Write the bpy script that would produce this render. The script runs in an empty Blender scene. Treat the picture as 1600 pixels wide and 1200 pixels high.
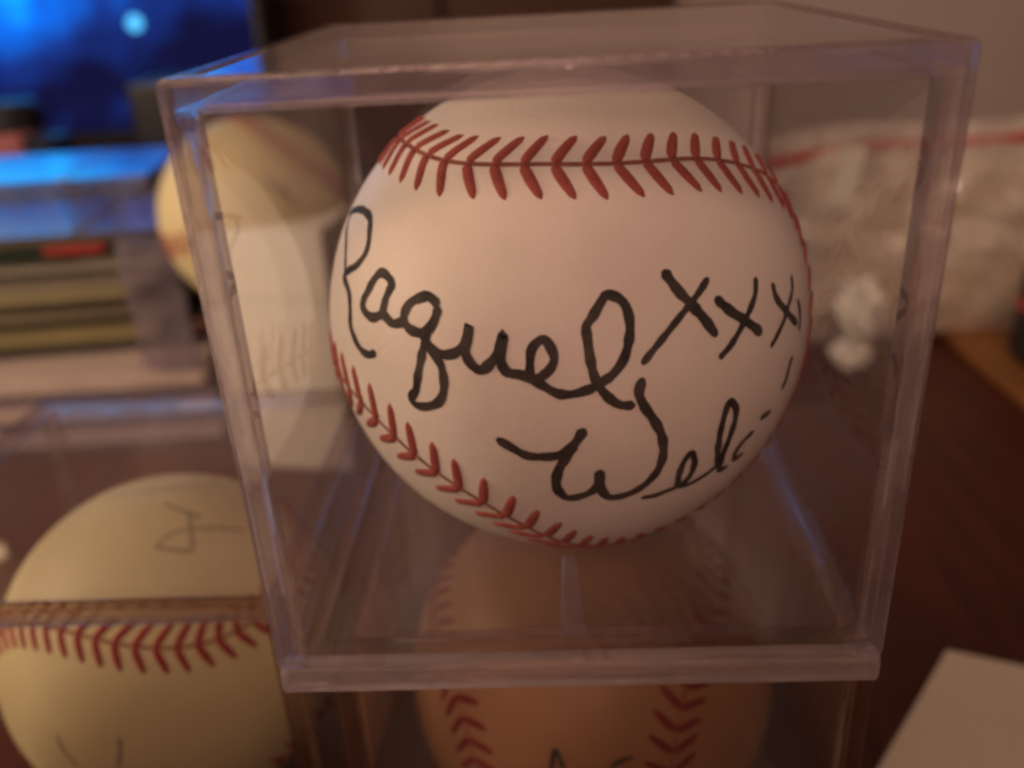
import bpy, bmesh, math, random
import numpy as np
from mathutils import Matrix, Vector

MM = 0.001
sc = bpy.context.scene
col = sc.collection
rnd = random.Random(7)

# ------------------------------------------------------------------ camera
SEAM_MAIN = [[-1928,-505,-166],[-1900,-604,-158],[-1867,-701,-154],[-1828,-796,-154],[-1785,-889,-158],[-1736,-979,-166],[-1683,-1066,-178],[-1625,-1149,-198],[-1563,-1227,-225],[-1498,-1299,-259],[-1431,-1365,-301],[-1361,-1423,-348],[-1289,-1476,-400],[-1215,-1523,-453],[-1138,-1564,-507],[-1059,-1601,-562],[-977,-1632,-616],[-894,-1658,-672],[-811,-1677,-728],[-727,-1689,-787],[-645,-1692,-849],[-565,-1687,-913],[-488,-1674,-980],[-414,-1652,-1048],[-344,-1623,-1117],[-276,-1587,-1186],[-210,-1545,-1253],[-145,-1498,-1317],[-79,-1447,-1378],[-11,-1394,-1434],[61,-1340,-1483],[137,-1286,-1526],[219,-1234,-1559],[306,-1184,-1582],[397,-1138,-1596],[490,-1094,-1601],[584,-1053,-1597],[678,-1013,-1585],[772,-975,-1567],[864,-937,-1541],[955,-900,-1510],[1043,-863,-1472],[1129,-827,-1429],[1212,-792,-1379],[1293,-758,-1325],[1369,-724,-1265],[1442,-692,-1201],[1512,-660,-1131],[1577,-628,-1058],[1637,-598,-981],[1693,-568,-900],[1745,-540,-815],[1791,-513,-727],[1832,-490,-636],[1867,-472,-541],[1896,-458,-443],[1919,-448,-344],[1936,-439,-243],[1948,-431,-141],[1955,-422,-38],[1957,-410,64],[1954,-394,165],[1946,-375,266],[1934,-352,366],[1918,-327,464],[1896,-301,561],[1868,-278,657],[1835,-260,753],[1794,-254,847],[1746,-267,937],[1694,-301,1019],[1640,-354,1088],[1585,-418,1146],[1527,-488,1196],[1467,-559,1239],[1403,-629,1279],[1335,-697,1316],[1263,-762,1350],[1188,-824,1382],[1109,-883,1411],[1027,-940,1436],[943,-996,1456],[856,-1049,1471],[768,-1101,1482],[678,-1149,1490],[585,-1193,1495],[489,-1230,1499],[390,-1260,1503],[290,-1281,1508],[188,-1294,1513],[85,-1298,1519],[-17,-1296,1523],[-120,-1287,1527],[-221,-1272,1528],[-322,-1251,1527],[-421,-1224,1524],[-519,-1190,1521],[-612,-1148,1519],[-702,-1097,1518],[-785,-1037,1519],[-862,-969,1523],[-931,-893,1529],[-992,-810,1536],[-1046,-723,1544],[-1093,-632,1551],[-1136,-539,1556],[-1173,-443,1558],[-1207,-346,1557],[-1237,-247,1552],[-1262,-148,1544],[-1283,-48,1534],[-1299,53,1520],[-1312,153,1502],[-1321,254,1480],[-1325,353,1455],[-1325,452,1428],[-1319,551,1399],[-1306,648,1369],[-1284,745,1340],[-1254,839,1312],[-1215,931,1287],[-1167,1019,1265],[-1110,1102,1247],[-1044,1180,1231],[-972,1252,1220],[-893,1318,1211],[-809,1376,1205],[-720,1428,1201],[-628,1473,1198],[-532,1512,1196],[-435,1544,1195],[-335,1570,1193],[-234,1590,1190],[-133,1605,1186],[-30,1614,1181],[72,1619,1172],[174,1619,1161],[276,1615,1146],[377,1608,1128],[477,1597,1105],[575,1584,1078],[671,1568,1045],[765,1550,1006],[855,1531,962],[943,1510,911],[1026,1490,854],[1104,1469,790],[1176,1449,720],[1242,1429,644],[1302,1410,562],[1354,1393,476],[1399,1376,385],[1437,1360,290],[1468,1345,193],[1491,1330,94],[1508,1314,-6],[1519,1297,-107],[1523,1279,-208],[1522,1260,-309],[1515,1240,-410],[1501,1219,-510],[1481,1198,-608],[1454,1179,-705],[1419,1160,-800],[1377,1144,-893],[1328,1128,-982],[1274,1112,-1068],[1214,1096,-1150],[1150,1080,-1229],[1082,1063,-1304],[1009,1045,-1374],[932,1029,-1440],[850,1013,-1501],[764,999,-1555],[674,988,-1603],[580,979,-1645],[483,974,-1679],[384,973,-1705],[282,975,-1723],[180,980,-1734],[78,989,-1737],[-24,1000,-1732],[-126,1013,-1720],[-226,1027,-1701],[-324,1042,-1676],[-421,1057,-1645],[-516,1071,-1608],[-609,1085,-1566],[-700,1096,-1519],[-789,1106,-1468],[-875,1112,-1413],[-960,1115,-1355],[-1042,1115,-1293],[-1122,1109,-1229],[-1200,1099,-1162],[-1276,1083,-1095],[-1349,1062,-1026],[-1420,1034,-957],[-1488,999,-888],[-1553,956,-820],[-1615,907,-754],[-1673,850,-691],[-1727,787,-631],[-1777,716,-575],[-1821,639,-523],[-1861,557,-475],[-1895,471,-432],[-1924,380,-392],[-1947,287,-356],[-1964,191,-323],[-1976,93,-293],[-1982,-5,-265],[-1983,-105,-239],[-1978,-205,-216],[-1967,-305,-195],[-1950,-405,-179]]
INK_MAIN = [[0.75,[[-1669,-380,1035],[-1695,-456,959],[-1679,-648,872],[-1671,-790,764],[-1674,-854,684]]],[1.15,[[-1685,-327,1027],[-1574,-550,1105],[-1495,-704,1127],[-1435,-838,1112],[-1428,-926,1050],[-1434,-1003,967],[-1468,-1027,889],[-1549,-984,796],[-1645,-879,721],[-1682,-848,672],[-1651,-934,634],[-1623,-1011,585],[-1618,-1069,490],[-1623,-1106,378],[-1597,-1163,313],[-1558,-1226,261],[-1513,-1287,234],[-1460,-1346,237],[-1412,-1391,265]]],[1.3,[[-1229,-1383,759],[-1244,-1347,799],[-1296,-1280,826],[-1340,-1244,811],[-1391,-1226,750],[-1439,-1214,675],[-1483,-1201,599],[-1488,-1215,555],[-1458,-1265,524],[-1407,-1325,515],[-1345,-1376,547],[-1316,-1390,580],[-1285,-1378,670],[-1245,-1375,748]]],[1.3,[[-1322,-1388,570],[-1291,-1424,554],[-1241,-1478,525],[-1190,-1515,538],[-1153,-1535,558]]],[1.35,[[-899,-1635,721],[-952,-1590,752],[-1014,-1560,734],[-1088,-1530,690],[-1135,-1524,624],[-1143,-1539,569],[-1116,-1574,525],[-1069,-1612,510],[-1012,-1647,513],[-953,-1668,556],[-913,-1668,619],[-892,-1658,674]]],[1.25,[[-973,-1665,528],[-1009,-1676,416],[-1041,-1680,304],[-1077,-1677,168],[-1094,-1672,92],[-1135,-1647,26],[-1105,-1667,-21],[-1032,-1713,-15],[-942,-1764,32],[-893,-1786,106],[-876,-1786,202],[-887,-1766,308],[-919,-1738,368],[-971,-1697,423],[-995,-1667,482]]],[1.35,[[-1004,-1659,489],[-979,-1686,447],[-935,-1720,408],[-867,-1759,394],[-789,-1790,414],[-733,-1803,459],[-695,-1803,517],[-677,-1781,608],[-691,-1804,518],[-709,-1821,424],[-670,-1851,352],[-610,-1877,324],[-547,-1887,373],[-483,-1885,461],[-452,-1863,569],[-465,-1887,471],[-470,-1907,378],[-430,-1927,321],[-354,-1943,312],[-288,-1957,293]]],[1.2,[[-288,-1956,301],[-284,-1943,378],[-272,-1925,470],[-237,-1917,519],[-186,-1916,544],[-147,-1932,495],[-124,-1951,421],[-152,-1963,354],[-212,-1966,303],[-271,-1961,284]]],[1.25,[[-296,-1956,292],[-206,-1975,242],[-116,-1988,188],[-32,-1992,178],[61,-1989,196],[145,-1982,226],[200,-1973,262],[256,-1961,300],[324,-1935,387],[360,-1903,498],[371,-1869,609],[349,-1836,712],[301,-1821,770],[227,-1821,795],[188,-1842,756],[132,-1878,675],[89,-1901,616],[94,-1925,536],[108,-1954,413],[130,-1973,302],[170,-1982,211],[228,-1982,135],[296,-1976,82],[373,-1964,67]]],[1.4,[[618,-1689,875],[697,-1711,766],[783,-1714,670],[867,-1710,570],[949,-1701,453]]],[0.95,[[901,-1600,791],[811,-1689,700],[715,-1764,615],[616,-1830,520],[524,-1882,428],[459,-1913,357]]],[1.35,[[976,-1619,653],[1070,-1593,562],[1185,-1542,468],[1302,-1476,356]]],[0.95,[[1276,-1373,697],[1266,-1422,610],[1211,-1506,514],[1144,-1584,425],[1070,-1655,340],[998,-1710,284]]],[1.1,[[1426,-1264,608],[1455,-1270,519],[1539,-1211,406],[1616,-1138,308],[1662,-1084,252]]],[0.85,[[1618,-1023,579],[1619,-1061,502],[1573,-1161,420],[1514,-1266,325],[1414,-1398,217]]],[0.9,[[1685,-1004,391],[1710,-997,287],[1706,-1028,187]]],[0.9,[[1632,-1156,-4],[1610,-1186,-52],[1594,-1199,-139],[1562,-1233,-196]]],[1.35,[[-510,-1925,-188],[-425,-1939,-243],[-331,-1950,-296],[-234,-1963,-302],[-129,-1975,-289],[-50,-1985,-241],[3,-1992,-179],[47,-1997,-100]]],[1.35,[[-15,-1988,-221],[-78,-1971,-328],[-124,-1949,-431],[-140,-1916,-555],[-111,-1889,-647],[-57,-1874,-696],[33,-1881,-679],[115,-1895,-630],[150,-1912,-568],[163,-1940,-458]]],[1.3,[[163,-1937,-470],[168,-1910,-570],[187,-1881,-652],[234,-1853,-714],[326,-1839,-716],[435,-1833,-670],[533,-1840,-574],[591,-1857,-451],[603,-1881,-315],[579,-1906,-180],[523,-1930,-57],[460,-1946,50],[425,-1949,148],[442,-1937,226]]],[1.0,[[488,-1780,-771],[569,-1754,-774],[654,-1734,-751],[725,-1716,-727],[734,-1757,-611],[758,-1784,-493],[810,-1781,-416],[843,-1743,-502],[836,-1714,-603],[799,-1700,-686],[754,-1705,-725]]],[0.9,[[755,-1698,-740],[815,-1668,-745],[901,-1634,-719],[985,-1604,-675],[1035,-1588,-638]]],[1.1,[[1044,-1580,-643],[1022,-1654,-468],[1026,-1690,-302],[1049,-1696,-158],[1085,-1679,-71],[1135,-1639,-155],[1136,-1627,-251],[1113,-1620,-373],[1082,-1610,-487],[1062,-1579,-617],[1064,-1539,-706],[1113,-1501,-712]]],[0.95,[[1308,-1443,-456],[1250,-1482,-491],[1202,-1504,-542],[1179,-1499,-603],[1188,-1467,-660],[1242,-1428,-647]]],[1.0,[[1382,-1402,-353],[1446,-1336,-352]]]]
INK_LEFT = [[0.55,[[379,-702,1834],[456,-553,1867],[607,-426,1858],[839,-304,1790],[1129,-157,1643]]],[0.55,[[584,-215,1901],[660,-427,1839],[727,-653,1745],[499,-702,1805],[394,-707,1829]]],[0.8,[[275,-85,1979],[415,-141,1951],[527,-167,1922],[690,-207,1866]]],[0.5,[[-497,166,1930],[-34,181,1991],[357,320,1942],[674,653,1766]]],[0.6,[[-520,-1895,372],[-479,-1930,210],[-375,-1964,35]]],[0.6,[[159,-1958,377],[140,-1982,225],[88,-1998,43]]]]
INK_LOW = [[0.9,[[-450,-1877,522],[-408,-1831,692],[-343,-1895,540]]],[0.8,[[100,-1915,568],[202,-1893,614],[286,-1877,628]]]]
INK_FAR = [[1.5,[[774,-1514,1054],[979,-1554,792],[1126,-1527,635]]],[1.5,[[1031,-1433,940],[1080,-1495,773],[1221,-1486,547]]]]
ROT_LOW = [[0.1511, -0.98577, 0.07367], [0.393, 0.12829, 0.91054], [-0.90704, -0.10863, 0.40679]]
ROT_LEFT = [[0.1254, 0.01496, 0.99199], [0.05215, 0.9984, -0.02165], [-0.99073, 0.05445, 0.12442]]
ROT_FAR = [[-0.35879, 0.36534, -0.85895], [-0.64258, 0.57078, 0.51118], [0.67703, 0.73535, 0.02997]]
CAM_M = [[0.998411, 0.023627, -0.051159], [0.03597, 0.431639, 0.901329], [-0.043378, 0.901737, -0.430103]]
CAM_C = [-2.044, -93.894, 91.9]
CAM_F = 1400.18
cd = bpy.data.cameras.new("camera")
cam = bpy.data.objects.new("camera", cd)
col.objects.link(cam)
cd.sensor_width = 36.0
cd.lens = CAM_F / 1600.0 * 36.0
cd.clip_start = 0.005
cd.clip_end = 20.0
cr, cu, cf_ = [Vector(v) for v in CAM_M]
cam.matrix_world = Matrix(((cr.x, cu.x, -cf_.x, CAM_C[0] * MM),
                           (cr.y, cu.y, -cf_.y, CAM_C[1] * MM),
                           (cr.z, cu.z, -cf_.z, CAM_C[2] * MM), (0, 0, 0, 1)))
cd.dof.use_dof = True
cd.dof.focus_distance = 0.111
cd.dof.aperture_fstop = cd.lens / 2.7          # a phone lens: about 2.7 mm wide
sc.camera = cam

# ------------------------------------------------------------------ world, lamps, exposure
w = bpy.data.worlds.new("World")
sc.world = w
w.use_nodes = True
bg = w.node_tree.nodes["Background"]
bg.inputs[0].default_value = (0.60, 0.42, 0.40, 1)
bg.inputs[1].default_value = 0.06

def area_lamp(name, loc, target, size, power, color):
    ld = bpy.data.lights.new(name, 'AREA')
    ld.shape = 'DISK'
    ld.size = size
    ld.energy = power
    ld.color = color
    o = bpy.data.objects.new(name, ld)
    col.objects.link(o)
    o.location = Vector(loc) * MM
    o.rotation_euler = (Vector(target) * MM - o.location).to_track_quat('-Z', 'Y').to_euler()
    return o
def spot_lamp(name, loc, target, radius, power, color, cone, blend):
    ld = bpy.data.lights.new(name, 'SPOT')
    ld.shadow_soft_size = radius
    ld.energy = power
    ld.color = color
    ld.spot_size = math.radians(cone)
    ld.spot_blend = blend
    o = bpy.data.objects.new(name, ld)
    col.objects.link(o)
    o.location = Vector(loc) * MM
    o.rotation_euler = (Vector(target) * MM - o.location).to_track_quat('-Z', 'Y').to_euler()
    return o
# room lamp behind and above; cone edge added to darken the lower cubes
spot_lamp("room_lamp", (-150, -900, 1000), (30, 860, 310), 0.40, 53.0, (1.0, 0.61, 0.40), 50, 0.15)
area_lamp("ceiling_lamp", (-250, -300, 1600), (0, 200, 0), 0.80, 3.5, (1.0, 0.64, 0.43))
area_lamp("side_lamp", (-440, 20, 160), (-99, 205, -20), 0.18, 1.35, (1.0, 0.74, 0.48))
# added narrow fill light on the signed ball, not a lamp of the room
spot_lamp("ball_fill", (20, -350, 190), (2, 20, 56), 0.04, 1.25, (1.0, 0.56, 0.43), 22, 0.6)

vs = sc.view_settings
vs.view_transform = 'Standard'
vs.look = 'None'
vs.exposure = 0.0
vs.gamma = 1.0
vs.use_curve_mapping = False
sc.cycles.use_denoising = True
sc.cycles.max_bounces = 10
sc.cycles.diffuse_bounces = 3
sc.cycles.glossy_bounces = 4
sc.cycles.transmission_bounces = 7
sc.cycles.transparent_max_bounces = 40
sc.cycles.sample_clamp_indirect = 3.0
sc.cycles.use_adaptive_sampling = True
sc.cycles.adaptive_threshold = 0.03
sc.cycles.filter_width = 3.0

# ------------------------------------------------------------------ materials
def nodes(m):
    m.use_nodes = True
    nt = m.node_tree
    nt.nodes.clear()
    out = nt.nodes.new("ShaderNodeOutputMaterial")
    return nt, out

def noise(nt, scale, detail=4.0, rough=0.55, coord='Object'):
    tc = nt.nodes.new("ShaderNodeTexCoord")
    n = nt.nodes.new("ShaderNodeTexNoise")
    n.inputs["Scale"].default_value = scale
    n.inputs["Detail"].default_value = detail
    n.inputs["Roughness"].default_value = rough
    nt.links.new(tc.outputs[coord], n.inputs["Vector"])
    return n

def ramp(nt, fac, stops):
    r = nt.nodes.new("ShaderNodeValToRGB")
    e = r.color_ramp.elements
    while len(e) < len(stops):
        e.new(0.5)
    for i, (p, c) in enumerate(stops):
        e[i].position = p
        e[i].color = (*c, 1)
    nt.links.new(fac, r.inputs["Fac"])
    return r

def principled(name, c0, c1, scale, rough=0.5, bump=0.0, bscale=None, spec=0.5, detail=4.0, stretch=None):
    """two tones mixed by noise, with a fine bump"""
    m = bpy.data.materials.new(name)
    nt, out = nodes(m)
    b = nt.nodes.new("ShaderNodeBsdfPrincipled")
    n = noise(nt, scale, detail)
    if stretch:
        mp = nt.nodes.new("ShaderNodeMapping")
        mp.inputs["Scale"].default_value = stretch
        tc = nt.nodes.new("ShaderNodeTexCoord")
        nt.links.new(tc.outputs["Object"], mp.inputs["Vector"])
        nt.links.new(mp.outputs[0], n.inputs["Vector"])
    r = ramp(nt, n.outputs["Fac"], [(0.3, c0), (0.7, c1)])
    nt.links.new(r.outputs["Color"], b.inputs["Base Color"])
    b.inputs["Roughness"].default_value = rough
    b.inputs["Specular IOR Level"].default_value = spec
    if bump:
        n2 = noise(nt, bscale or scale * 6, 3.0)
        bp = nt.nodes.new("ShaderNodeBump")
        bp.inputs["Strength"].default_value = bump
        bp.inputs["Distance"].default_value = 0.0004
        nt.links.new(n2.outputs["Fac"], bp.inputs["Height"])
        nt.links.new(bp.outputs["Normal"], b.inputs["Normal"])
    nt.links.new(b.outputs[0], out.inputs["Surface"])
    return m

def clear_sheet(name, tint, haze, haze_col, f0=0.04, rough=0.03):
    """thin clear plastic: straight through, mirror-like at grazing angles, a breath of smudge"""
    m = bpy.data.materials.new(name)
    nt, out = nodes(m)
    N, L = nt.nodes.new, nt.links.new
    geo = N("ShaderNodeNewGeometry")
    dot = N("ShaderNodeVectorMath"); dot.operation = 'DOT_PRODUCT'
    L(geo.outputs["Incoming"], dot.inputs[0]); L(geo.outputs["Normal"], dot.inputs[1])
    ab = N("ShaderNodeMath"); ab.operation = 'ABSOLUTE'; L(dot.outputs["Value"], ab.inputs[0])
    om = N("ShaderNodeMath"); om.operation = 'SUBTRACT'; om.inputs[0].default_value = 1; L(ab.outputs[0], om.inputs[1])
    pw = N("ShaderNodeMath"); pw.operation = 'POWER'; pw.inputs[1].default_value = 5; L(om.outputs[0], pw.inputs[0])
    mu = N("ShaderNodeMath"); mu.operation = 'MULTIPLY_ADD'
    mu.inputs[1].default_value = 1 - f0; mu.inputs[2].default_value = f0
    L(pw.outputs[0], mu.inputs[0])
    tr = N("ShaderNodeBsdfTransparent"); tr.inputs[0].default_value = (*tint, 1)
    di = N("ShaderNodeBsdfDiffuse"); di.inputs[0].default_value = (*haze_col, 1)
    n = noise(nt, 45.0, 5.0, 0.65)
    hr = N("ShaderNodeMapRange"); hr.inputs[1].default_value = 0.35; hr.inputs[2].default_value = 0.75
    hr.inputs[3].default_value = haze * 0.3; hr.inputs[4].default_value = haze * 2.2
    L(n.outputs["Fac"], hr.inputs[0])
    m1 = N("ShaderNodeMixShader"); L(hr.outputs[0], m1.inputs[0]); L(tr.outputs[0], m1.inputs[1]); L(di.outputs[0], m1.inputs[2])
    gl = N("ShaderNodeBsdfGlossy"); gl.inputs[0].default_value = (1, 1, 1, 1); gl.inputs["Roughness"].default_value = rough
    m2 = N("ShaderNodeMixShader"); L(mu.outputs[0], m2.inputs[0]); L(m1.outputs[0], m2.inputs[1]); L(gl.outputs[0], m2.inputs[2])
    L(m2.outputs[0], out.inputs["Surface"])
    return m

def edge_plastic(name, tint, cloud, cloud_col, rough=0.10, through=0.3):
    """thick moulded plastic seen on edge: refracting, slightly cloudy"""
    m = bpy.data.materials.new(name)
    nt, out = nodes(m)
    N, L = nt.nodes.new, nt.links.new
    g = N("ShaderNodeBsdfGlass"); g.inputs[0].default_value = (*tint, 1); g.inputs["IOR"].default_value = 1.5
    g.inputs["Roughness"].default_value = rough
    t = N("ShaderNodeBsdfTranslucent"); t.inputs[0].default_value = (*cloud_col, 1)
    d = N("ShaderNodeBsdfDiffuse"); d.inputs[0].default_value = (*cloud_col, 1)
    md = N("ShaderNodeMixShader"); md.inputs[0].default_value = 0.5; L(t.outputs[0], md.inputs[1]); L(d.outputs[0], md.inputs[2])
    n = noise(nt, 70.0, 4.0)
    hr = N("ShaderNodeMapRange"); hr.inputs[1].default_value = 0.3; hr.inputs[2].default_value = 0.7
    hr.inputs[3].default_value = cloud * 0.7; hr.inputs[4].default_value = cloud * 1.3
    L(n.outputs["Fac"], hr.inputs[0])
    mx = N("ShaderNodeMixShader"); L(hr.outputs[0], mx.inputs[0]); L(g.outputs[0], mx.inputs[1]); L(md.outputs[0], mx.inputs[2])
    bp = N("ShaderNodeBump"); bp.inputs["Strength"].default_value = 0.15; bp.inputs["Distance"].default_value = 0.0005
    n2 = noise(nt, 220.0, 2.0); L(n2.outputs["Fac"], bp.inputs["Height"]); L(bp.outputs[0], g.inputs["Normal"])
    tp = N("ShaderNodeBsdfTransparent"); tp.inputs[0].default_value = (*tint, 1)
    mt = N("ShaderNodeMixShader"); mt.inputs[0].default_value = through; L(mx.outputs[0], mt.inputs[1]); L(tp.outputs[0], mt.inputs[2])
    L(mt.outputs[0], out.inputs["Surface"])
    return m

M = {}
M['leather'] = principled("leather_white", (0.71, 0.64, 0.585), (0.80, 0.735, 0.68), 55, 0.48, 0.22, 1400, 0.35, 8.0)
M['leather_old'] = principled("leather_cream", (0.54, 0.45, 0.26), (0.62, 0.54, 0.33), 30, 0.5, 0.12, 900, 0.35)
M['leather_brown_shade'] = principled("brown_leather_shaded", (0.24, 0.115, 0.058), (0.30, 0.15, 0.078), 30, 0.5, 0.12, 900, 0.3)  # older brown leather, darkened further to carry the lower ball's shade
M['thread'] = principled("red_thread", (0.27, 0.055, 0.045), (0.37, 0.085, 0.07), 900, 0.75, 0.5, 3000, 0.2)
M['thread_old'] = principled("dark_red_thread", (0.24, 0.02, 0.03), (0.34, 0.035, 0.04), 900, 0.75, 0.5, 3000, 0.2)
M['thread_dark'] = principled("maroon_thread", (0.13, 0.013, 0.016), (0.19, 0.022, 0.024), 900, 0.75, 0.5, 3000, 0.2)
M['groove'] = principled("seam_groove", (0.20, 0.06, 0.045), (0.34, 0.13, 0.10), 400, 0.8, 0, None, 0.1)
M['ink'] = principled("marker_ink", (0.012, 0.009, 0.008), (0.075, 0.058, 0.048), 260, 0.6, 0.0, None, 0.2)
M['ink_faded'] = principled("faded_ink", (0.14, 0.11, 0.085), (0.30, 0.24, 0.17), 200, 0.6, 0.0, None, 0.2)
M['pane'] = clear_sheet("clear_plastic_pane", (0.99, 0.985, 0.985), 0.008, (0.55, 0.50, 0.52), 0.034)
M['lid_pane'] = clear_sheet("clear_plastic_lid", (0.985, 0.98, 0.985), 0.028, (0.52, 0.46, 0.52), 0.036)
M['edge'] = edge_plastic("clear_plastic_edge", (0.96, 0.93, 0.95), 0.17, (0.60, 0.52, 0.60), 0.05, 0.42)
M['base'] = edge_plastic("clear_plastic_base", (0.97, 0.94, 0.95), 0.24, (0.80, 0.70, 0.70), 0.03, 0.14)
M['edge_clear'] = edge_plastic("clear_plastic_far_edge", (0.95, 0.92, 0.93), 0.05, (0.50, 0.42, 0.46), 0.04, 0.72)
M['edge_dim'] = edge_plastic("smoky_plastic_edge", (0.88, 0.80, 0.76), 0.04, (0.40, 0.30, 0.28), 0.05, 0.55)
M['table'] = principled("mahogany", (0.045, 0.009, 0.006), (0.080, 0.017, 0.011), 18, 0.42, 0.15, 60, 0.35, 6.0, (9, 1, 1))
M['wood'] = principled("warm_wood", (0.20, 0.085, 0.03), (0.28, 0.12, 0.042), 14, 0.5, 0.15, 60, 0.3, 6.0, (8, 1, 1))
M['wall'] = principled("painted_wall", (0.40, 0.335, 0.33), (0.44, 0.37, 0.365), 6, 0.9, 0.3, 90, 0.1)
M['cabinet'] = principled("dark_cabinet_wood", (0.045, 0.018, 0.014), (0.07, 0.028, 0.02), 10, 0.45, 0.1, 50, 0.3, 5.0, (1, 1, 7))
M['card'] = principled("white_card", (0.80, 0.78, 0.72), (0.85, 0.83, 0.77), 20, 0.7, 0.1, 300, 0.2)
M['paper'] = principled("cream_paper", (0.66, 0.56, 0.44), (0.72, 0.62, 0.50), 25, 0.8, 0.1, 400, 0.15)
M['paper_grey'] = principled("buff_paper", (0.56, 0.49, 0.34), (0.70, 0.62, 0.46), 40, 0.8, 0.1, 400, 0.15)
M['black'] = principled("black_plastic", (0.012, 0.012, 0.016), (0.02, 0.02, 0.026), 20, 0.4, 0.1, 200, 0.4)
M['red'] = principled("red_plastic", (0.42, 0.05, 0.05), (0.50, 0.08, 0.07), 40, 0.4, 0.0, None, 0.4)
M['film'] = clear_sheet("plastic_bag_film", (0.93, 0.90, 0.89), 0.40, (0.90, 0.82, 0.78), 0.08, 0.16)
M['lilac'] = clear_sheet("lilac_plastic", (0.90, 0.88, 0.93), 0.12, (0.40, 0.36, 0.42), 0.05, 0.08)
M['gloss'] = clear_sheet("glossy_lid", (0.7, 0.7, 0.8), 0.3, (0.16, 0.15, 0.22), 0.30, 0.12)
M['white_plastic'] = principled("white_plastic", (0.82, 0.80, 0.76), (0.86, 0.84, 0.80), 30, 0.35, 0, None, 0.5)

# ------------------------------------------------------------------ mesh helpers (all in millimetres)
def mesh_obj(name, bm, mat, parent=None, smooth=False):
    me = bpy.data.meshes.new(name)
    for v in bm.verts:
        v.co *= MM
    bm.normal_update()
    if smooth:
        for f in bm.faces:
            f.smooth = True
    bm.to_mesh(me)
    bm.free()
    me.materials.append(mat)
    o = bpy.data.objects.new(name, me)
    col.objects.link(o)
    if parent:
        o.parent = parent
    return o

def add_box(bm, lo, hi, bev=0.0, seg=2):
    r = bmesh.ops.create_cube(bm, size=1.0)
    vs_ = r["verts"]
    for v in vs_:
        v.co = Vector([lo[i] + (v.co[i] + 0.5) * (hi[i] - lo[i]) for i in range(3)])
    if bev > 0:
        es = list({e for v in vs_ for e in v.link_edges})
        bmesh.ops.bevel(bm, geom=es, offset=bev, segments=seg, affect='EDGES', profile=0.5)
    return bm

def box(name, lo, hi, mat, parent=None, bev=0.4, seg=2):
    return mesh_obj(name, add_box(bmesh.new(), lo, hi, bev, seg), mat, parent)

def empty(name, loc, rz=0.0):
    o = bpy.data.objects.new(name, None)
    o.empty_display_size = 0.01
    col.objects.link(o)
    o.location = Vector(loc) * MM
    o.rotation_euler = (0, 0, rz)
    return o

def tag(o, label, cat, group=None):
    o["label"] = label
    o["category"] = cat
    if group:
        o["group"] = group
    return o

def structure(o):
    o["kind"] = "structure"
    return o

# ------------------------------------------------------------------ setting
bm = bmesh.new()
add_box(bm, (-900, -260, -110), (620, 640, -84), 3)
table = structure(mesh_obj("table_top", bm, M['table']))
bm = bmesh.new()
add_box(bm, (-1500, 860, -600), (1500, 900, 900), 0)
wall = structure(mesh_obj("wall", bm, M['wall']))

# ------------------------------------------------------------------ baseballs
R = 36.8
def seam_formula(n, A=0.44):
    T = np.linspace(0, 4 * np.pi, n, endpoint=False)
    th = np.pi / 2 - (np.pi / 2 - A) * np.cos(T)
    ph = T / 2 + A * np.sin(2 * T)
    P = np.stack([np.sin(th) * np.cos(ph), np.sin(th) * np.sin(ph), np.cos(th)], -1)
    return P
def resample(P, n, shift=0.0):
    d = np.linalg.norm(np.roll(P, -1, 0) - P, axis=1)
    cum = np.concatenate([[0], np.cumsum(d)])
    t = (np.arange(n) + shift) / n * cum[-1]
    PP = np.vstack([P, P[:1]])
    Q = np.stack([np.interp(t, cum, PP[:, k]) for k in range(3)], -1)
    return Q / np.linalg.norm(Q, axis=1)[:, None]
def smooth_loop(P, k):
    for _ in range(k):
        P = (np.roll(P, 1, 0) + 2 * P + np.roll(P, -1, 0)) / 4
        P = P / np.linalg.norm(P, axis=1)[:, None]
    return P

def ball_mesh(name, seam):
    bm = bmesh.new()
    bmesh.ops.create_icosphere(bm, subdivisions=6, radius=1.0)
    V = np.array([v.co for v in bm.verts])
    V /= np.linalg.norm(V, axis=1)[:, None]
    S = resample(seam, 900)
    dmin = np.empty(len(V))
    for i in range(0, len(V), 4000):
        dmin[i:i + 4000] = (V[i:i + 4000] @ S.T).max(1)
    d = np.arccos(np.clip(dmin, -1, 1)) * R
    rad = R + 0.28 * np.exp(-(d / 2.4) ** 2) - 0.20 * np.exp(-(d / 0.6) ** 2)
    for v, p, r_ in zip(bm.verts, V, rad):
        v.co = Vector(p * r_ * MM)
        
    for f in bm.faces:
        f.smooth = True
    me = bpy.data.meshes.new(name)
    bm.to_mesh(me)
    bm.free()
    return me

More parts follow.
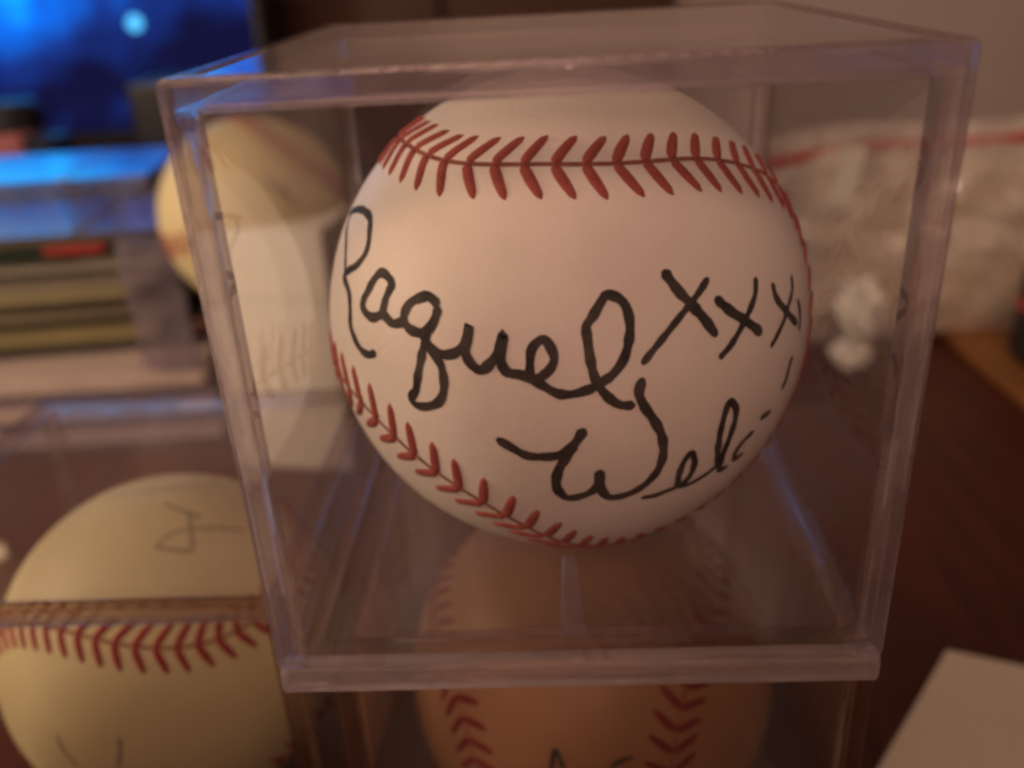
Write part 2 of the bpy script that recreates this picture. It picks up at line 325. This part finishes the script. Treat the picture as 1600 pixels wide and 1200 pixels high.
def stitch_mesh(name, side):
    """one raised stitch: a flattened thread leaving the seam and leaning back along it"""
    P0, P1, P2 = np.array([1.15, 0.05]), np.array([0.35, 1.7]), np.array([-1.6, 4.95])
    n, k = 8, 7
    verts, faces = [], []
    for i in range(n + 1):
        t = i / n
        p = (1 - t) ** 2 * P0 + 2 * t * (1 - t) * P1 + t * t * P2
        tg = 2 * (1 - t) * (P1 - P0) + 2 * t * (P2 - P1)
        tg /= np.linalg.norm(tg)
        nm = np.array([-tg[1], tg[0]])
        wd = 0.60 * (0.55 + 0.75 * math.sin(math.pi * min(1, 0.12 + t * 0.86)) ** 0.7)
        wd *= 0.35 if i in (0, n) else 1
        h = 0.46 * (0.35 if i in (0, n) else 1)
        zb = -(p[1] ** 2 + p[0] ** 2) / (2 * R) + 0.22 * math.exp(-(p[1] / 2.4) ** 2)
        if i == n:
            zb -= 0.15
        for j in range(k):
            a = math.pi * j / (k - 1)
            q = p + nm * wd * math.cos(a)
            verts.append((q[0] * MM, side * q[1] * MM, (zb - 0.08 + h * math.sin(a)) * MM))
    for i in range(n):
        for j in range(k - 1):
            a, b = i * k + j, i * k + j + 1
            f = (a, b, b + k, a + k)
            faces.append(f if side < 0 else f[::-1])
    faces.append(tuple(range(k)) if side > 0 else tuple(range(k))[::-1])
    faces.append(tuple(range(n * k, n * k + k)) if side < 0 else tuple(range(n * k, n * k + k))[::-1])
    me = bpy.data.meshes.new(name)
    me.from_pydata(verts, [], faces)
    for p in me.polygons:
        p.use_smooth = True
    me.update()
    return me

def ribbon(bm, pts, width, base, lift):
    """a pen stroke lying on the ball"""
    P = np.array(pts, float)
    P /= np.linalg.norm(P, axis=1)[:, None]
    E = np.vstack([2 * P[0] - P[1], P, 2 * P[-1] - P[-2]])
    out = []
    for i in range(1, len(E) - 2):
        a, b, c, d = E[i - 1], E[i], E[i + 1], E[i + 2]
        n = max(2, int(np.linalg.norm(c - b) * R / 0.3))
        for t in np.linspace(0, 1, n, endpoint=False):
            out.append(0.5 * ((2 * b) + (c - a) * t + (2 * a - 5 * b + 4 * c - d) * t * t + (3 * b - a - 3 * c + d) * t ** 3))
    out.append(E[-2])
    Q = np.array(out)
    Q /= np.linalg.norm(Q, axis=1)[:, None]
    T = np.gradient(Q, axis=0)
    T /= np.linalg.norm(T, axis=1)[:, None] + 1e-12
    B = np.cross(Q, T)
    B /= np.linalg.norm(B, axis=1)[:, None]
    hw = np.array([width / 2 * (1 + 0.10 * math.sin(i * 0.7 + base * 900) + 0.06 * rnd.uniform(-1, 1)) for i in range(len(Q))])
    # soft round ends
    ext0, ext1 = Q[0] - T[0] * width * 0.42 / R, Q[-1] + T[-1] * width * 0.42 / R
    Q = np.vstack([ext0, Q, ext1]); B = np.vstack([B[:1], B, B[-1:]])
    hw = np.concatenate([[width * 0.2], hw, [width * 0.2]])
    L, Rr = [], []
    for i in range(len(Q)):
        rr = R + base + lift * i / len(Q)
        L.append(bm.verts.new(Q[i] * rr + B[i] * hw[i]))
        Rr.append(bm.verts.new(Q[i] * rr - B[i] * hw[i]))
    for i in range(len(Q) - 1):
        bm.faces.new((L[i], Rr[i], Rr[i + 1], L[i + 1])[::-1])

def ink_mesh(name, strokes):
    bm = bmesh.new()
    for i, (wd, pts) in enumerate(strokes):
        ribbon(bm, pts, wd, 0.05 + 0.004 * i, 0.02)
    for v in bm.verts:
        v.co *= MM
    me = bpy.data.meshes.new(name)
    bm.to_mesh(me)
    bm.free()
    for p in me.polygons:
        p.use_smooth = True
    return me

def link(name, me, mat, parent):
    o = bpy.data.objects.new(name, me)
    if not me.materials:
        me.materials.append(mat)
    col.objects.link(o)
    o.parent = parent
    return o

def seam_ribbon(name, seam):
    S = resample(seam, 720)
    T = np.roll(S, -1, 0) - np.roll(S, 1, 0)
    T /= np.linalg.norm(T, axis=1)[:, None]
    B = np.cross(S, T)
    verts, faces = [], []
    n = len(S)
    for i in range(n):
        for s in (-0.34, 0.34):
            verts.append(tuple((S[i] * (R + 0.21) + B[i] * s) * MM))
    for i in range(n):
        j = (i + 1) % n
        faces.append((2 * i, 2 * j, 2 * j + 1, 2 * i + 1))
    me = bpy.data.meshes.new(name)
    me.from_pydata(verts, [], faces)
    me.update()
    return me

ST = {}
for key in ('thread', 'thread_old', 'thread_dark'):
    for s in (-1, 1):
        me = stitch_mesh("stitch", s)
        me.materials.append(M[key])
        ST[key, s] = me

def build_ball(centre, seam, rot, bmesh_data, groove_me, leather, thread, ink, ink_mat, label, group, single=True):
    """seam points in the ball's own frame; rot turns that frame into the world"""
    RM = Matrix(rot) if rot is not None else Matrix.Identity(3)
    root = empty("baseball", centre)
    root.rotation_euler = RM.to_euler()
    tag(root, label, "baseball", group)
    cover = bpy.data.objects.new("leather_cover", bmesh_data)
    if not bmesh_data.materials:
        bmesh_data.materials.append(leather)
    col.objects.link(cover); cover.parent = root
    if cover.data.materials[0] != leather:
        cover.material_slots[0].link = 'OBJECT'
        cover.material_slots[0].material = leather
    link("seam_line", groove_me, M['groove'], root)
    S = resample(seam, 108, 0.5)
    S2 = resample(seam, 108, 0.62)
    view = Vector(CAM_C) - Vector(centre)
    view = np.array((RM.transposed() @ view.normalized()))
    joined = bmesh.new()
    for i in range(108):
        n = S[i]
        t = S2[i] - n
        t -= n * (t @ n)
        t /= np.linalg.norm(t)
        b = np.cross(n, t)
        if n @ view < -0.25:
            continue
        mat = Matrix(((t[0], b[0], n[0], n[0] * R * MM), (t[1], b[1], n[1], n[1] * R * MM),
                      (t[2], b[2], n[2], n[2] * R * MM), (0, 0, 0, 1)))
        for s in (-1, 1):
            wob = Matrix.Rotation(rnd.uniform(-0.07, 0.07), 4, 'Z')
            if single:
                o = bpy.data.objects.new("stitch", ST[thread, s])
                col.objects.link(o)
                o.parent = root
                o.matrix_local = mat @ wob
            else:
                tmp = ST[thread, s].copy(); tmp.transform(mat @ wob); joined.from_mesh(tmp)
    if not single:
        me = bpy.data.meshes.new("stitching")
        joined.to_mesh(me); me.materials.append(M[thread])
        o = bpy.data.objects.new("stitching", me); col.objects.link(o); o.parent = root
        o["kind"] = "stuff"
    joined.free()
    if ink:
        Ri = np.array(RM.transposed())
        st = [(wd, [tuple(Ri @ np.array(p, float)) for p in pts]) for wd, pts in ink]
        sg = link("signature", ink_mesh("signature", st), ink_mat, root)
    return root

seam_main = smooth_loop(np.array(SEAM_MAIN, float) / np.linalg.norm(np.array(SEAM_MAIN, float), axis=1)[:, None], 2)
seam_std = seam_formula(1200)
mesh_main, mesh_std = ball_mesh("leather_cover", seam_main), ball_mesh("leather_cover", seam_std)
groove_main, groove_std = seam_ribbon("seam_line", seam_main), seam_ribbon("seam_line", seam_std)
build_ball((0.75, 40, 40.6), seam_main, None, mesh_main, groove_main, M['leather'], 'thread', INK_MAIN, M['ink'],
           "white baseball with red stitches and large black marker signature in the uppermost clear cube", "baseballs")
build_ball((4, 51, -43.4), seam_std, ROT_LOW, mesh_std, groove_std, M['leather_brown_shade'], 'thread_dark', INK_LOW, M['ink'],
           "brown baseball, its shade put into the leather colour, in the cube directly under the signed ball", "baseballs")
build_ball((-88, 63, -43.4), seam_std, ROT_LEFT, mesh_std, groove_std, M['leather_old'], 'thread_old', INK_LEFT, M['ink_faded'],
           "yellowed baseball with faint signature and level dark red seam, low at the left", "baseballs")
build_ball((-113, 246, 6.5), seam_std, ROT_FAR, mesh_std, groove_std, M['leather_old'], 'thread_old', INK_FAR, M['ink_faded'],
           "blurred tan baseball peeping over the white card box behind the case", "baseballs", single=False)

# ------------------------------------------------------------------ clear cube cases
W, H, T = 82.5, 82.5, 3.6
def display_case(loc, label, edge, base, rear, rib=True):
    root = empty("display_case", loc)
    tag(root, label, "display case", "clear cube cases for balls")
    h = W / 2
    g = 0.06
    e = T
    # the moulded edges of the cube: one lattice, open where the panes are
    xs = [-h, -h + e, h - e, h]
    ring = lambda c: all(0 <= a < 3 for a in c[:2]) and c[2] == 0 and (c[0] != 1 or c[1] != 1)
    cage = lambda c: all(0 <= a < 3 for a in c) and ((c[2] < 2 and c[0] != 1 and c[1] != 1) or (c[2] == 2 and (c[0] != 1 or c[1] != 1)))
    fr, bk = (lambda f: (lambda c: c[1] == 0 and f(c))), (lambda f: (lambda c: c[1] in (1, 2) and f(c)))
    yb = [-h, -h + e + 0.08, h - e, h]
    zr, zc = [0.0, 4.2, 4.2, 4.2], [4.35, 30.0, H - 3.5, H]
    for part, ys, zs, solid, mat in (("base_rim", xs, zr, fr(ring), base), ("base_rim", yb, zr, bk(ring), rear),
                                     ("moulded_edge", xs, zc, fr(cage), edge), ("moulded_edge", yb, zc, bk(cage), rear)):
        cs = (xs, ys, zs)
        bm = bmesh.new()
        gv = {}
        def vert(k):
            if k not in gv:
                gv[k] = bm.verts.new((cs[0][k[0]], cs[1][k[1]], cs[2][k[2]]))
            return gv[k]
        for ix in range(3):
            for iy in range(3):
                for iz in range(3):
                    c = (ix, iy, iz)
                    if not solid(c):
                        continue
                    for ax in range(3):
                        for s in (0, 1):
                            nb = list(c); nb[ax] += 1 if s else -1
                            if solid(nb):
                                continue
                            a1, a2 = [a for a in range(3) if a != ax]
                            qd = []
                            for (d1, d2) in ((0, 0), (1, 0), (1, 1), (0, 1)):
                                k = list(c); k[ax] += s; k[a1] += d1; k[a2] += d2
                                qd.append(vert(tuple(k)))
                            bm.faces.new(qd)
        bmesh.ops.recalc_face_normals(bm, faces=bm.faces)
        sharp = [ed for ed in bm.edges if len(ed.link_faces) == 2 and ed.calc_face_angle(0) > 0.5]
        bmesh.ops.bevel(bm, geom=sharp, offset=0.8, segments=3, affect='EDGES', profile=0.5)
        mesh_obj(part, bm, mat, root)
    i = h - e - g
    q, pt = 0.25, 2.8
    # panes between the posts
    box("front_pane", (-i, -h + q, 4.6), (i, -h + pt, H - 3.6), M['pane'], root, 0)
    box("back_pane", (-i, h - pt, 4.6), (i, h - q, H - 3.6), M['pane'], root, 0)
    box("side_pane", (-h + q, -i, 4.6), (-h + pt, i, H - 3.6), M['pane'], root, 0)
    box("side_pane", (h - pt, -i, 4.6), (h - q, i, H - 3.6), M['pane'], root, 0)
    box("lid_panel", (-i, -i, H - 3.3), (i, i, H - 0.2), M['lid_pane'], root, 0)
    box("base_panel", (-i, -i, 0.25), (i, i, 3.6), M['pane'], root, 0)
    # raised lip of the base just inside the front, and the moulding rib under the ball
    box("base_lip", (-26, -h + e + 2.4, 3.65), (26, -h + e + 3.4, 5.0), M['edge_clear'], root, 0.2)
    if rib:
        bm = bmesh.new()
        for (x, y, z) in ((-1.9, -34.2, 3.65), (1.9, -34.2, 3.65), (1.1, -16, 3.65), (-1.1, -16, 3.65),
                          (-1.6, -34.0, 4.3), (1.6, -34.0, 4.3), (0.9, -16.2, 4.0), (-0.9, -16.2, 4.0)):
            bm.verts.new((x, y, z))
        bm.verts.ensure_lookup_table()
        for f in ((3, 2, 1, 0), (4, 5, 6, 7), (0, 1, 5, 4), (1, 2, 6, 5), (2, 3, 7, 6), (3, 0, 4, 7)):
            bm.faces.new([bm.verts[k] for k in f])
        mesh_obj("moulding_rib", bm, M['lilac'], root)
    return root
display_case((0, 41.25, 0), "clear plastic cube case around the boldly signed ball, topmost of the cubes", M['edge'], M['base'], M['edge_clear'])
display_case((4, 51.25, -83.9), "clear plastic cube case underneath the signed ball's cube, standing on the dark table", M['edge_dim'], M['edge_dim'], M['edge_clear'], False)
display_case((-88, 62.25, -83.9), "clear plastic cube case around the yellowed ball at the lower left", M['edge_dim'], M['edge_dim'], M['edge_clear'], False)

# ------------------------------------------------------------------ things behind, left
wb = empty("card_box", (-99, 225, -84), math.radians(-8))
tag(wb, "upright plain white card box behind the left wall of the signed ball's cube", "box")
box("box_body", (-23, -20, 0), (23, 20, 84), M['card'], wb, 0.8)
box("box_lid", (-23.6, -20.6, 70), (23.6, 20.6, 95), M['card'], wb, 0.8)

pd = tag(empty("pedestal_box", (-117, 262, -84)), "dark box holding up the blurred tan baseball behind the white box", "box")
box("box_body", (-20, -18, 0), (20, 22, 52), M['cabinet'], pd, 0.8)
box("box_lid", (-21, -40, 52.1), (21, 23, 56.8), M['cabinet'], pd, 0.8)

def card_mat(name, c):
    return principled(name, tuple(x * 0.85 for x in c), c, 60, 0.55, 0.1, 300, 0.3)
ords = ("lowest", "middle", "uppermost")
for k in range(3):
    z = -84 + k * 11.9
    cc = tag(empty("card_case", (-222 - k * 1.5, 270, z), math.radians(4)),
             "flat clear card case with tan card inside, %s of the three under the booklets" % ords[k], "card case", "flat clear card cases")
    box("shell", (-86, -52, 0), (86, 52, 11.7), M['lilac'], cc, 1.2, 3)
    box("tan_card", (-83, -46, 2.5), (80, 49, 9.0), card_mat("tan_card_%d" % k, ((0.56, 0.46, 0.48), (0.66, 0.52, 0.42), (0.70, 0.56, 0.46))[k]), cc, 0.5)

spines = [((0.10, 0.075, 0.05), "dark brown"), ((0.42, 0.33, 0.14), "mustard"), ((0.06, 0.045, 0.03), "blackish"), ((0.38, 0.30, 0.20), "tan"),
          ((0.09, 0.06, 0.04), "umber"), ((0.45, 0.38, 0.20), "straw yellow"), ((0.40, 0.33, 0.26), "beige"), ((0.05, 0.04, 0.035), "black"),
          ((0.48, 0.42, 0.34), "ivory"), ((0.07, 0.12, 0.07), "dark green"), ((0.05, 0.085, 0.05), "red-tabbed green"), ((0.36, 0.30, 0.18), "khaki"), ((0.46, 0.40, 0.32), "pale grey")]
nth = ("bottom one", "second from bottom", "third from bottom", "fourth from bottom", "fifth from bottom", "sixth from bottom", "middle one",
       "sixth from top", "fifth from top", "fourth from top", "third from top", "second from top", "top one")
z = -84 + 3 * 11.9 + 0.1
for k, (c, nm) in enumerate(spines):
    th = (3.4, 5.2, 3.0, 4.6, 3.4, 5.4, 4.2, 2.8, 4.8, 3.6, 4.2, 4.8, 3.8)[k]
    right = (-150, -165, -178, -160, -152, -176, -164, -190, -158, -196, -172, -150, -182)[k]
    o = empty("booklet", (-230, 245, z), math.radians(6.0 + rnd.uniform(-1.6, 1.6)))
    tag(o, "%s booklet in the stack on the clear card cases, %s" % (nm, nth[k]), "booklet", "stacked booklets")
    y0 = rnd.uniform(-3, 9)
    right += 230
    c = tuple(x * 0.5 + 0.06 * (c[0] + c[1] + c[2]) / 3 for x in c)
    m = card_mat("booklet_cover_%d" % k, c)
    box("front_cover", (-90, y0, th - 0.75), (right, y0 + 75, th - 0.05), m, o, 0.15)
    box("back_cover", (-90, y0, 0.05), (right, y0 + 75, 0.75), m, o, 0.15)
    box("pages", (-89, y0 + 1.5, 0.8), (right - 1.5, y0 + 74, th - 0.8), card_mat("booklet_pages_%d" % k, tuple(min(0.5, x * 1.1 + 0.02) for x in c)), o, 0)
    if k == 10:
        box("red_tab", (right - 32, y0 - 0.6, 0.3), (right - 8, y0 + 1.2, th - 0.3), M['red'], o, 0.15)
    z += th
ztop = z
for k, (x0, x1) in enumerate(((-300, -184.5), (-183, -152.5))):
    o = tag(empty("plastic_box", ((x0 + x1) / 2, (258, 264)[k], ztop), math.radians(5)),
            ("wide", "narrow")[k] + " clear plastic box with blue-lit top on the booklets", "plastic box", "clear boxes on the booklets")
    hw = (x1 - x0) / 2
    box("shell", (-hw, -30, 0.1), (hw, 30, 23.4 - ztop), M['lilac'], o, 0.8)
    box("lid", (-hw - 0.3, -30.4, 23.5 - ztop), (hw + 0.3, 30.4, 26.0 - ztop), M['gloss'], o, 0.6)
sl = tag(empty("plastic_sleeve", (-150, 227, -84 + 35.8)), "upright lilac clear plastic sleeve at the right end of the booklets", "sleeve")
box("front_sheet", (-13, -2, 0), (9, -1.2, 52), M['lilac'], sl, 0.1)
box("back_sheet", (-13, 1.2, 0), (9, 2, 52), M['lilac'], sl, 0.1)
box("bottom_fold", (-13, -1.2, 0), (9, 1.2, 0.8), M['lilac'], sl, 0.1)

# blue screen at the back left
m = bpy.data.materials.new("blue_screen")
nt, out = nodes(m)
tc = nt.nodes.new("ShaderNodeTexCoord")
sep = nt.nodes.new("ShaderNodeSeparateXYZ"); nt.links.new(tc.outputs["Object"], sep.inputs[0])
n = noise(nt, 16.0, 4.0)
mr = nt.nodes.new("ShaderNodeMapRange"); mr.inputs[1].default_value = 0.030; mr.inputs[2].default_value = 0.125
nt.links.new(sep.outputs["Z"], mr.inputs[0])
ad = nt.nodes.new("ShaderNodeMath"); ad.operation = 'MULTIPLY_ADD'; ad.inputs[1].default_value = 1.1; ad.inputs[2].default_value = -0.52
nt.links.new(n.outputs["Fac"], ad.inputs[0])
su = nt.nodes.new("ShaderNodeMath"); su.operation = 'ADD'
mx = nt.nodes.new("ShaderNodeMapRange"); mx.inputs[1].default_value = 0.03; mx.inputs[2].default_value = 0.20
mx.inputs[3].default_value = 0.0; mx.inputs[4].default_value = -0.45
nt.links.new(sep.outputs["X"], mx.inputs[0])
s0 = nt.nodes.new("ShaderNodeMath"); s0.operation = 'ADD'
nt.links.new(mr.outputs[0], s0.inputs[0]); nt.links.new(mx.outputs[0], s0.inputs[1])
nt.links.new(s0.outputs[0], su.inputs[0]); nt.links.new(ad.outputs[0], su.inputs[1])
rp = ramp(nt, su.outputs[0], [(0.0, (0.002, 0.002, 0.012)), (0.3, (0.003, 0.010, 0.07)), (0.6, (0.002, 0.05, 0.28)), (0.95, (0.004, 0.25, 0.60))])
em = nt.nodes.new("ShaderNodeEmission"); em.inputs[1].default_value = 3.6
nt.links.new(rp.outputs["Color"], em.inputs[0]); nt.links.new(em.outputs[0], out.inputs["Surface"])
M['screen'] = m
m = bpy.data.materials.new("cyan_light")
nt, out = nodes(m)
em = nt.nodes.new("ShaderNodeEmission"); em.inputs[0].default_value = (0.10, 0.55, 1.0, 1); em.inputs[1].default_value = 1.6
nt.links.new(em.outputs[0], out.inputs["Surface"])
M['cyan'] = m
tv = tag(empty("television", (-420, 610, -84)), "glowing blue screen in a black frame, out of focus at the back left", "television")
box("housing", (-230, 2, 60), (215, 30, 340), M['black'], tv, 3)
sco = box("screen", (-222, -1.5, 0), (207, 1.5, 262), M['screen'], tv, 0)
sco.location = (0, 0, 0.070)
box("stand_neck", (-40, 4, 12), (40, 24, 60), M['black'], tv, 2)
box("stand_foot", (-120, -40, 0), (120, 60, 12), M['black'], tv, 3)
bm = bmesh.new()
bmesh.ops.create_uvsphere(bm, u_segments=16, v_segments=10, radius=5.5)
for v in bm.verts:
    v.co.y *= 0.5
    v.co += Vector((123, -4.5, 146))
mesh_obj("bright_spot", bm, M['cyan'], tv, True)

def lathe(name, prof, mat, parent, n=28):
    bm = bmesh.new()
    rings = []
    for r_, z_ in prof:
        rings.append([bm.verts.new((r_ * math.cos(2 * math.pi * k / n), r_ * math.sin(2 * math.pi * k / n), z_)) for k in range(n)])
    for a, b in zip(rings, rings[1:]):
        for k in range(n):
            bm.faces.new((a[k], a[(k + 1) % n], b[(k + 1) % n], b[k]))
    bm.faces.new(rings[0][::-1]); bm.faces.new(rings[-1])
    return mesh_obj(name, bm, mat, parent, False)
mg = tag(empty("pink_jar", (-312, 440, -84)), "dull pink lidded jar in front of the glowing blue screen", "jar")
M['pink'] = principled("dull_pink", (0.30, 0.10, 0.12), (0.36, 0.13, 0.15), 30, 0.5, 0, None, 0.4)
M['navy'] = principled("blue_tin_paint", (0.03, 0.08, 0.32), (0.04, 0.11, 0.40), 30, 0.35, 0, None, 0.5)
lathe("jar_body", [(17, 0), (18, 2), (18, 95), (15, 99)], M['pink'], mg)
lathe("jar_lid", [(16.5, 99.2), (17.5, 100), (17.5, 112), (15, 115)], M['black'], mg)
tn = tag(empty("blue_tin", (-284, 420, -84)), "small blue tin in front of the glowing screen, beside the pink jar", "tin")
lathe("tin_body", [(12, 0), (12.5, 1), (12.5, 88), (11, 90)], M['navy'], tn)
lathe("tin_lid", [(12.8, 90.2), (13.2, 91), (13.2, 97), (12, 98)], M['black'], tn)
spk = tag(empty("speaker", (-215, 470, -84)), "dark speaker box between the screen and the back of the tan baseball", "speaker")
box("speaker_body", (-40, 0, 0), (42, 60, 118), M['black'], spk, 3, 3)
for zc, rc in ((38, 26), (88, 15)):
    o = lathe("speaker_cone", [(rc, 0), (rc + 1.5, 1.0), (rc + 1.5, 2.2), (rc - 1, 2.6), (rc * 0.4, 0.8)], M['cabinet'], spk)
    o.rotation_euler = (math.radians(90), 0, 0)
    o.location = Vector((0, -0.1, zc)) * MM

# ------------------------------------------------------------------ things behind, middle and right
cb = tag(empty("cabinet", (-70, 760, -84)), "dark red-brown wooden cabinet at the back beyond the lid", "cabinet")
box("carcass", (-220, 0, -400), (190, 95, 166), M['cabinet'], cb, 3)
for s in (-1, 1):
    x0, x1 = (-214, -17) if s < 0 else (-13, 184)
    d = box("door", (x0, -16, -390), (x1, -0.5, 158), M['cabinet'], cb, 3)
    box("door_handle", ((-32, 2)[s > 0], -24, 40), ((-26, 8)[s > 0], -16.5, 90), M['black'], d, 1.5)

wd = tag(empty("wooden_board", (262, 290, -84)), "warm orange-brown wooden board lying on the dark table at the right", "board")
wd.rotation_euler = (0, 0, math.radians(3))
box("board", (-76, -150, 0.1), (140, 150, 5.0), M['wood'], wd, 1.0)

def bag_sheet(side):
    bm = bmesh.new()
    nx, nz = 60, 44
    g = {}
    for i in range(nx + 1):
        for k in range(nz + 1):
            u, v_ = i / nx, k / nz
            bulge = (math.sin(math.pi * u) ** 0.6) * (math.sin(math.pi * min(1, v_ * 1.05)) ** 0.7 if v_ < 0.95 else 0.05)
            wr = 1.6 * math.sin(u * 17 + v_ * 5) * math.sin(v_ * 9 + u * 3) + 1.0 * math.sin(u * 31 - v_ * 13)
            wr += 4.5 * abs(math.sin(u * 9 + v_ * 7 + 1.3 * math.sin(v_ * 11))) - 3.5 * abs(math.sin(u * 5 - v_ * 9 + math.sin(u * 13))) + 1.5 * abs(math.sin(v_ * 19 + u * 8))
            y = side * (1.6 + 8 * bulge + wr * 0.75 * bulge)
            g[i, k] = bm.verts.new((-58 + 150 * u, y, 100 * v_ + 2.5 * math.sin(u * 7) * v_))
    for i in range(nx):
        for k in range(nz):
            f = (g[i, k], g[i + 1, k], g[i + 1, k + 1], g[i, k + 1])
            bm.faces.new(f if side < 0 else f[::-1])
    return bm
bag = tag(empty("zip_bag", (160, 310, -82.5)), "clear plastic zip bag with red seal strip behind the cube's right wall", "plastic bag")
bag.rotation_euler = (0, math.radians(-3.5), 0)
mesh_obj("bag_film", bag_sheet(-1), M['film'], bag, True)
mesh_obj("bag_film", bag_sheet(1), M['film'], bag, True)
bm = bmesh.new()
prev = None
ring = []
for i in range(27):
    u = i / 26
    zz = 89.5 + 2.5 * math.sin(u * 7) * 0.88 + 3.0 * u
    ring.append([bm.verts.new((-58 + 150 * u, y, z_ + zz)) for (y, z_) in ((-3.6, -2.2), (-3.6, 2.2), (-1.8, 2.2), (-1.8, -2.2))])
for a, b in zip(ring, ring[1:]):
    for j in range(4):
        bm.faces.new((a[j], b[j], b[(j + 1) % 4], a[(j + 1) % 4]))
bm.faces.new(ring[0][::-1]); bm.faces.new(ring[-1])
bmesh.ops.recalc_face_normals(bm, faces=bm.faces)
mesh_obj("seal_strip", bm, M['red'], bag)
fp = tag(empty("folded_paper", (165, 310, -79.5)), "cream folded papers inside the plastic zip bag", "paper")
for k in range(4):
    bm = bmesh.new()
    g = {}
    n1, n2 = 16, 12
    for a in range(n1 + 1):
        for b in range(n2 + 1):
            u, v_ = a / n1, b / n2
            y = 1.7 * k - 3.0 + 1.3 * math.sin(u * 9 + k * 2 + v_ * 3) * math.sin(v_ * 6 + k) - 2.6 * k * (v_ - 0.5) * 0.3
            g[a, b] = bm.verts.new((-46 + 8 * k + (104 - 17 * k) * u, y * 0.8, (82 - 9 * k) * v_ + 3 * math.sin(u * 5 + k) * v_))
    for a in range(n1):
        for b in range(n2):
            bm.faces.new((g[a, b], g[a + 1, b], g[a + 1, b + 1], g[a, b + 1]))
    r_ = bmesh.ops.extrude_face_region(bm, geom=list(bm.faces))
    for e_ in r_["geom"]:
        if isinstance(e_, bmesh.types.BMVert):
            e_.co.y += 0.2
    bmesh.ops.recalc_face_normals(bm, faces=bm.faces)
    mesh_obj("sheet", bm, (M['paper'], M['paper_grey'])[k % 2], fp)
lb = box("glare_patch", (-46, -8.6, 62), (-36, -8.0, 88), M['card'], bag, 0.1)  # white card patch added to stand in for glare on the bag
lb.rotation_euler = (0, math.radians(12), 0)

bm = bmesh.new()
for (cx, cy, cz, sx, sy, sz) in ((0, 0, 26, 9.5, 9, 14), (-3, -2, 6.2, 8.5, 8, 6.5)):
    r_ = bmesh.ops.create_icosphere(bm, subdivisions=4, radius=1.0)
    for v in r_["verts"]:
        d = v.co.normalized()
        k = 1 + 0.16 * math.sin(d.x * 7 + d.z * 5 + cz) + 0.12 * math.sin(d.y * 11 - d.x * 6) + 0.07 * math.sin(d.z * 17 + d.y * 9)
        v.co = Vector((cx + d.x * sx * k, cy + d.y * sy * k, max(0.0, cz + d.z * sz * k)))
tis = mesh_obj("crumpled_tissue", bm, M['white_plastic'], None, False)
tis.location = Vector((136, 282, -83.8)) * MM
tag(tis, "crumpled white tissue on the table seen through the cube's right wall", "tissue")

pz = tag(empty("dark_pouch", (214, 285, -78.8)), "dark pouch with a red band at the far right edge beside the bag", "pouch")
box("pouch_body", (-15, -30, 0), (30, -8, 42), M['black'], pz, 5, 4)
box("band", (-15.5, -30.5, 22), (30.5, -7.5, 30), M['red'], pz, 4, 3)

# paper corner near right and scrap near left
bm = bmesh.new()
A_, B_, C_ = Vector((101, 94, 0)), Vector((66, -16, 0)), Vector((66, -16, 0))
ux, uy = Vector((0.95, -0.31, 0)), Vector((-0.50, -0.866, 0))
nx = 10
g = {}
for i in range(nx + 1):
    for k in range(nx + 1):
        p = Vector((101, 94, 0)) + ux * (90 * i / nx) + Vector((-29, -35, 0)).normalized() * (110 * k / nx)
        p.z = 0.5 + 2.2 * (1 - i / nx) ** 2 * (1 - k / nx) ** 2 + 0.6 * math.sin(i * 0.7) * math.sin(k * 0.5)
        g[i, k] = bm.verts.new(p)
for i in range(nx):
    for k in range(nx):
        bm.faces.new((g[i, k], g[i, k + 1], g[i + 1, k + 1], g[i + 1, k]))
geom = bmesh.ops.extrude_face_region(bm, geom=list(bm.faces))
for e in geom["geom"]:
    if isinstance(e, bmesh.types.BMVert):
        e.co.z += 0.25
bmesh.ops.recalc_face_normals(bm, faces=bm.faces)
for v in bm.verts:
    v.co.z -= 83.9
tag(mesh_obj("paper_sheet", bm, M['paper'], None, False), "pale paper sheet lying on the dark table at the lower right", "paper")
sp = box("paper_scrap", (-16, -5, 0.1), (10, 5, 0.6), M['paper'], None, 0.1)
sp.location = (-0.200, 0.150, -0.084)
sp.rotation_euler = (0, 0, math.radians(35))
tag(sp, "small cream scrap of paper on the table at the left edge", "paper")
